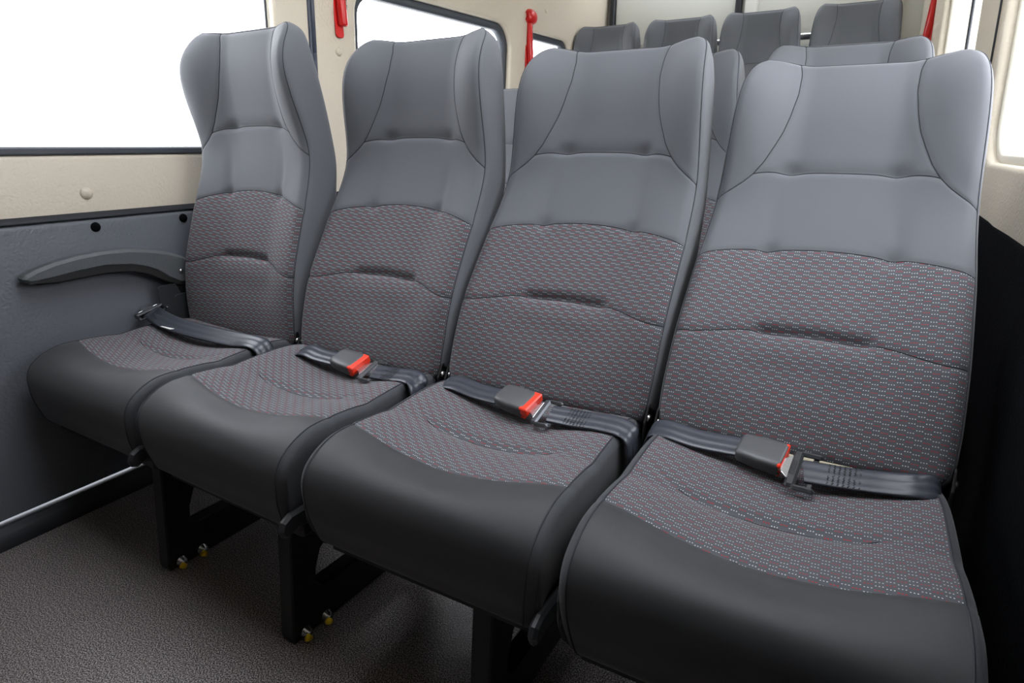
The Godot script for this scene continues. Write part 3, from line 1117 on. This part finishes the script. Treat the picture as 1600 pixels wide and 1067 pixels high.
func front_row() -> void:
	var info := [
		[-0.0, -0.006, 0.162, -0.011, 0.155, "dark grey seat with armrest nearest the left window, leftmost of the front row"],
		[0.447, 0.001, 0.358, -0.023, 0.112, "dark grey seat second from the left in the front row, red buckle on its cushion"],
		[0.890, 0.001, 0.492, 0.004, 0.08, "dark grey seat third from the left in the front row, with steel belt latch"],
		[1.3385, 0.004, 0.613, 0.014, 0.06, "dark grey seat at the right end of the front row, most reclined, nearest the viewer"]]
	proto = make_seat()
	for i in 4:
		var e = info[i]
		var s: Node3D = proto if i == 0 else copy_seat()
		s.position = Vector3(e[0], 0, e[1])
		s.rotation.y = e[3]
		s.get_node("backrest").rotation.x = -e[2]
		tag(s, e[5], "seat", "seats of the front row")
		extras.append([s, e[4]])
	plain = proto.duplicate()
	for e in extras:
		add_leg(e[0], e[1] + 0.036)
		add_lever(e[0], 0.221)
	add_armrest(extras[0][0])
	var rail := put("rear_rail", box(Vector3(-0.19, 0.0, 0.058), Vector3(0.19, 0.007, 0.066), 0.002), M.beige, extras[3][0])
	rail.position = Vector3(0, H, 0)
	for e in [[-0.222, 0.062, 0.108, 0.105, 0.09], [-0.2195, 0.04, 0.072, 0.065, 0.06]]:
		var o := PackedVector2Array([Vector2(e[2], -0.03), Vector2(e[3], e[4]), Vector2(e[3] - 0.008, e[4] + 0.006), Vector2(e[3] - 0.05, e[4] + 0.006), Vector2(0.0, -0.03)])
		var b := put("armrest_bracket", slab(o, Transform3D(Basis(Vector3(0, 0, 1), Vector3(0, 1, 0), Vector3(-1, 0, 0)), Vector3.ZERO), 0.0035, 0.0012), M.plastic, extras[0][0])
		b.position = Vector3(e[0], H, 0)

var proto: Node3D
var extras := []
func copy_seat() -> Node3D:
	var c: Node3D = proto.duplicate()
	c.name = numbered("passenger_seat")
	add_child(c)
	return c

func add_armrest(seat: Node3D) -> void:
	var o := PackedVector2Array()
	for p in [[0.395, 0.160], [0.398, 0.168], [0.39, 0.175], [0.37, 0.184], [0.33, 0.195], [0.28, 0.202], [0.22, 0.206], [0.16, 0.203], [0.1, 0.193], [0.06, 0.182], [0.02, 0.166], [0.0, 0.15], [0.0, 0.1], [0.02, 0.092], [0.04, 0.094], [0.07, 0.112], [0.1, 0.137], [0.125, 0.149], [0.16, 0.16], [0.22, 0.167], [0.28, 0.164], [0.33, 0.158], [0.37, 0.155], [0.385, 0.155]]:
		o.append(Vector2(p[0], p[1]))
	var a := put("armrest", slab(o, Transform3D(Basis(Vector3(0, 0, 1), Vector3(0, 1, 0), Vector3(-1, 0, 0)), Vector3.ZERO), 0.034, 0.007), M.arm, seat)
	a.position = Vector3(-0.222, H, 0)
	var lo := PackedVector2Array()
	for p in [[0.388, 0.158], [0.37, 0.15], [0.33, 0.146], [0.28, 0.148], [0.22, 0.15], [0.16, 0.144], [0.12, 0.13], [0.08, 0.105], [0.04, 0.085], [0.0, 0.085], [0.0, 0.13], [0.1, 0.16], [0.2, 0.18], [0.3, 0.175]]:
		lo.append(Vector2(p[0], p[1]))
	var underside := put("armrest_dark_underside", slab(lo, Transform3D(Basis(Vector3(0, 0, 1), Vector3(0, 1, 0), Vector3(-1, 0, 0)), Vector3(-0.003, 0, 0)), 0.027, 0.004), M.black_steel, a)  # black slab along the lower edge of the armrest
	underside.position = Vector3.ZERO
	put("screw", lathe([Vector2(0, 0.005), Vector2(0.004, 0.0048), Vector2(0.006, 0.002), Vector2(0.0062, 0)], Transform3D(Basis(Vector3(0, 0, 1), -PI / 2), Vector3(0.0, 0.128, 0.034)), 14), M.steel, a)

func rear_rows() -> void:
	var rows := [
		["seats of the middle rows", [[0.842, -0.69, 0.3, 0.96, 0.0, "grey seat of the middle row glimpsed between the two rightmost front seats"], [1.273, -0.69, 0.3, 0.96, 0.0, "grey seat of the middle row behind the right end front seat"], [0.03, -1.02, 0.42, 1.0, 0.0, "grey seat by the left wall glimpsed between second and third front seats"]]],
		["seats of the rearmost row", [[0.045, -2.2, 0.2, 0.86, 0.33, "leftmost of the four raised seats in the rearmost row"], [0.43, -2.2, 0.2, 0.86, 0.33, "second from the left of the four raised rearmost seats"], [0.803, -2.2, 0.2, 0.86, 0.33, "third from the left of the four raised rearmost seats"], [1.198, -2.2, 0.2, 0.86, 0.33, "rightmost of the four raised seats in the rearmost row"]]]]
	for r in rows:
		for e in r[1]:
			var c: Node3D = plain.duplicate()
			c.name = numbered("passenger_seat")
			add_child(c)
			c.position = Vector3(e[0], e[4], e[1])
			c.scale = Vector3(e[3], 1, 1)
			c.get_node("backrest").rotation.x = -e[2]
			tag(c, e[5], "seat", r[0])
	plain.free()

var plain: Node3D

func belts() -> void:
	var F := Vector3(0, -0.3, 0.95)
	var up := Vector3(0, 0.95, 0.3)
	var h := func(a: Array) -> Array:
		var o := []
		for p in a: o.append(Vector3(p[0], p[1] + H, p[2]))
		return o
	var g := "lap belts of the front row"
	# unbuckled belt on the leftmost seat
	var t := thing("seat_belt", "unbuckled charcoal lap belt lying across the leftmost seat, tongue by the wall", "seat belt", Vector3.ZERO, g)
	var T := Vector3(0, -0.5, 0.85)
	put("strap", ribbon(h.call([[-0.218, 0.036, 0.128], [-0.175, 0.03, 0.135], [-0.1, 0.023, 0.142], [0.0, 0.019, 0.142], [0.12, 0.018, 0.138], [0.19, 0.02, 0.132], [0.222, 0.008, 0.13], [0.23, -0.03, 0.128]]), [T, T, T, T, T, F, F, F], 0.047), M.webbing, t)
	put("stitching", stitches(Vector3(-0.185, 0.0325 + H, 0.134), Vector3(0.97, -0.15, 0.1).normalized(), Vector3(0, -0.5, 0.85).normalized(), Vector3(0.45, 0.8, 0.4).normalized(), 0.03, 0.04), M.thread, t)
	latch(t, Vector3(-0.224, 0.037 + H, 0.126), Vector3(0.95, -0.15, 0.15), Vector3(0.55, 0.75, 0.35), true)
	put("care_tag", slab(PackedVector2Array([Vector2(0, 0), Vector2(0.05, -0.004), Vector2(0.052, 0.02), Vector2(0.004, 0.016)]), Transform3D(Basis(Vector3(1, 0, 0), Vector3(0, 0.1, 1).normalized(), Vector3(0, -1, 0.1).normalized()), Vector3(-0.13, 0.016 + H, 0.146)), 0.001, 0.0002), M.white_label, t)
	# second seat
	t = thing("seat_belt", "fastened lap belt on the second seat from the left, small bright red buckle button", "seat belt", Vector3.ZERO, g)
	put("strap", ribbon(h.call([[0.29, -0.03, 0.09], [0.302, 0.004, 0.095], [0.34, 0.016, 0.102], [0.385, 0.015, 0.11], [0.452, 0.018, 0.118]]), [F, F, F, F, F], 0.045), M.webbing, t)
	buckle(t, Vector3(0.479, 0.021 + H, 0.122), Vector3(1, -0.06, 0.1), up, 0.011)
	latch(t, Vector3(0.545, 0.014 + H, 0.128), Vector3(1, 0, -0.02), up, false)
	put("strap", ribbon(h.call([[0.556, 0.014, 0.126], [0.6, 0.013, 0.118], [0.635, 0.016, 0.116], [0.662, 0.015, 0.124], [0.673, 0.0, 0.132], [0.676, -0.04, 0.132]]), [F, F, F, F, F, F], 0.046), M.webbing, t)
	put("stitching", stitches(Vector3(0.588, 0.0142 + H, 0.121), Vector3.RIGHT, F.normalized(), up, 0.032, 0.038), M.thread, t)
	# third seat
	t = thing("seat_belt", "fastened lap belt on the third seat from the left, with steel latch frame", "seat belt", Vector3.ZERO, g)
	put("strap", ribbon(h.call([[0.694, -0.03, 0.085], [0.706, 0.004, 0.09], [0.74, 0.016, 0.098], [0.8, 0.014, 0.108], [0.858, 0.018, 0.118]]), [F, F, F, F, F], 0.045), M.webbing, t)
	buckle(t, Vector3(0.888, 0.021 + H, 0.122), Vector3(1, -0.06, 0.14), up, 0.011)
	latch(t, Vector3(0.951, 0.014 + H, 0.132), Vector3(1, 0, 0.02), up, false)
	put("strap", ribbon(h.call([[0.962, 0.014, 0.13], [1.01, 0.013, 0.124], [1.055, 0.016, 0.122], [1.095, 0.016, 0.126], [1.113, 0.002, 0.132], [1.116, -0.04, 0.13]]), [F, F, F, F, F, F], 0.046), M.webbing, t)
	put("stitching", stitches(Vector3(1.012, 0.0148 + H, 0.124), Vector3.RIGHT, F.normalized(), up, 0.036, 0.04), M.thread, t)
	# right end seat
	t = thing("seat_belt", "fastened lap belt on the right end seat, grey buckle with black ribbed latch", "seat belt", Vector3.ZERO, g)
	put("strap", ribbon(h.call([[1.118, -0.03, 0.072], [1.13, 0.004, 0.08], [1.16, 0.015, 0.09], [1.21, 0.014, 0.098], [1.278, 0.016, 0.096]]), [F, F, F, F, F], 0.045), M.webbing, t)
	buckle(t, Vector3(1.306, 0.018 + H, 0.106), Vector3(1, -0.05, 0.12), up, 0.0012)
	latch(t, Vector3(1.36, 0.014 + H, 0.124), Vector3(1, 0, 0.06), up, true)
	put("strap", ribbon(h.call([[1.366, 0.014, 0.124], [1.42, 0.013, 0.113], [1.47, 0.016, 0.106], [1.507, 0.016, 0.094], [1.533, 0.007, 0.078], [1.541, -0.04, 0.066]]), [F, F, F, F, F, F], 0.046), M.webbing, t)
	put("stitching", stitches(Vector3(1.418, 0.0146 + H, 0.1135), Vector3(1, 0, -0.15).normalized(), F.normalized(), up, 0.04, 0.04), M.thread, t)

func details() -> void:
	hammer(-0.672, true, 0.797 + H, 1.08 + H, "red escape hammer on the near left pillar, cut by the top of the picture")
	hammer(-1.83, true, 0.789 + H, 1.06 + H, "red escape hammer seen whole, on the far pillar of the left wall")
	hammer(-2.27, false, 0.84 + H, 1.12 + H, "red escape hammer on the right wall beside the rearmost seats")
	# upright strips on the window pillars
	var st := start()
	for k in 8:
		var ya := lerpf(0.74, 1.9, k / 8.0)
		var yb := lerpf(0.74, 1.9, (k + 1) / 8.0)
		var pts := PackedVector3Array([Vector3(xl(-0.556, ya) + 0.002, ya, -0.55), Vector3(xl(-0.556, yb) + 0.002, yb, -0.55)])
		tube(st, pts, 0.006, 8)
		tube(st, PackedVector3Array([pts[0] + Vector3(0, 0, -0.013), pts[1] + Vector3(0, 0, -0.013)]), 0.009, 8)
	struct("trim_7", done(st), M.seal, "upright dark seal on the pillar between the leftmost window and the red hammer", "trim")
	st = start()
	tube(st, PackedVector3Array([Vector3(xr(-1.07, 0.74) - 0.0005, 0.74, -1.07), Vector3(xr(-1.07, 1.9) - 0.0005, 1.9, -1.07)]), 0.0025, 6)
	struct("trim_8", done(st), M.rubber, "thin dark joint up the right pillar between the two right windows", "trim")
	st = start()
	tube(st, PackedVector3Array([Vector3(xr(-1.65, 0.86) + 0.03, 0.86, -1.65), Vector3(xr(-1.65, 1.5) + 0.03, 1.5, -1.65)]), 0.005, 6)
	struct("trim_9", done(st), M.rubber, "thin upright divider across the far right window", "trim")
	# bright rail behind the rearmost seats
	var r := thing("grab_rail", "bright metal rail running behind the rearmost seats", "rail", Vector3(0.0, 1.39, -2.5))
	put("rail_tube", rod([Vector3(-0.05, 0, 0), Vector3(1.36, 0, 0)], 0.016, 14), M.chrome, r)
	for x in [0.2, 1.0]: put("rail_stay", rod([Vector3(x, 0, 0), Vector3(x, -0.02, -0.15)], 0.008, 10), M.chrome, r)
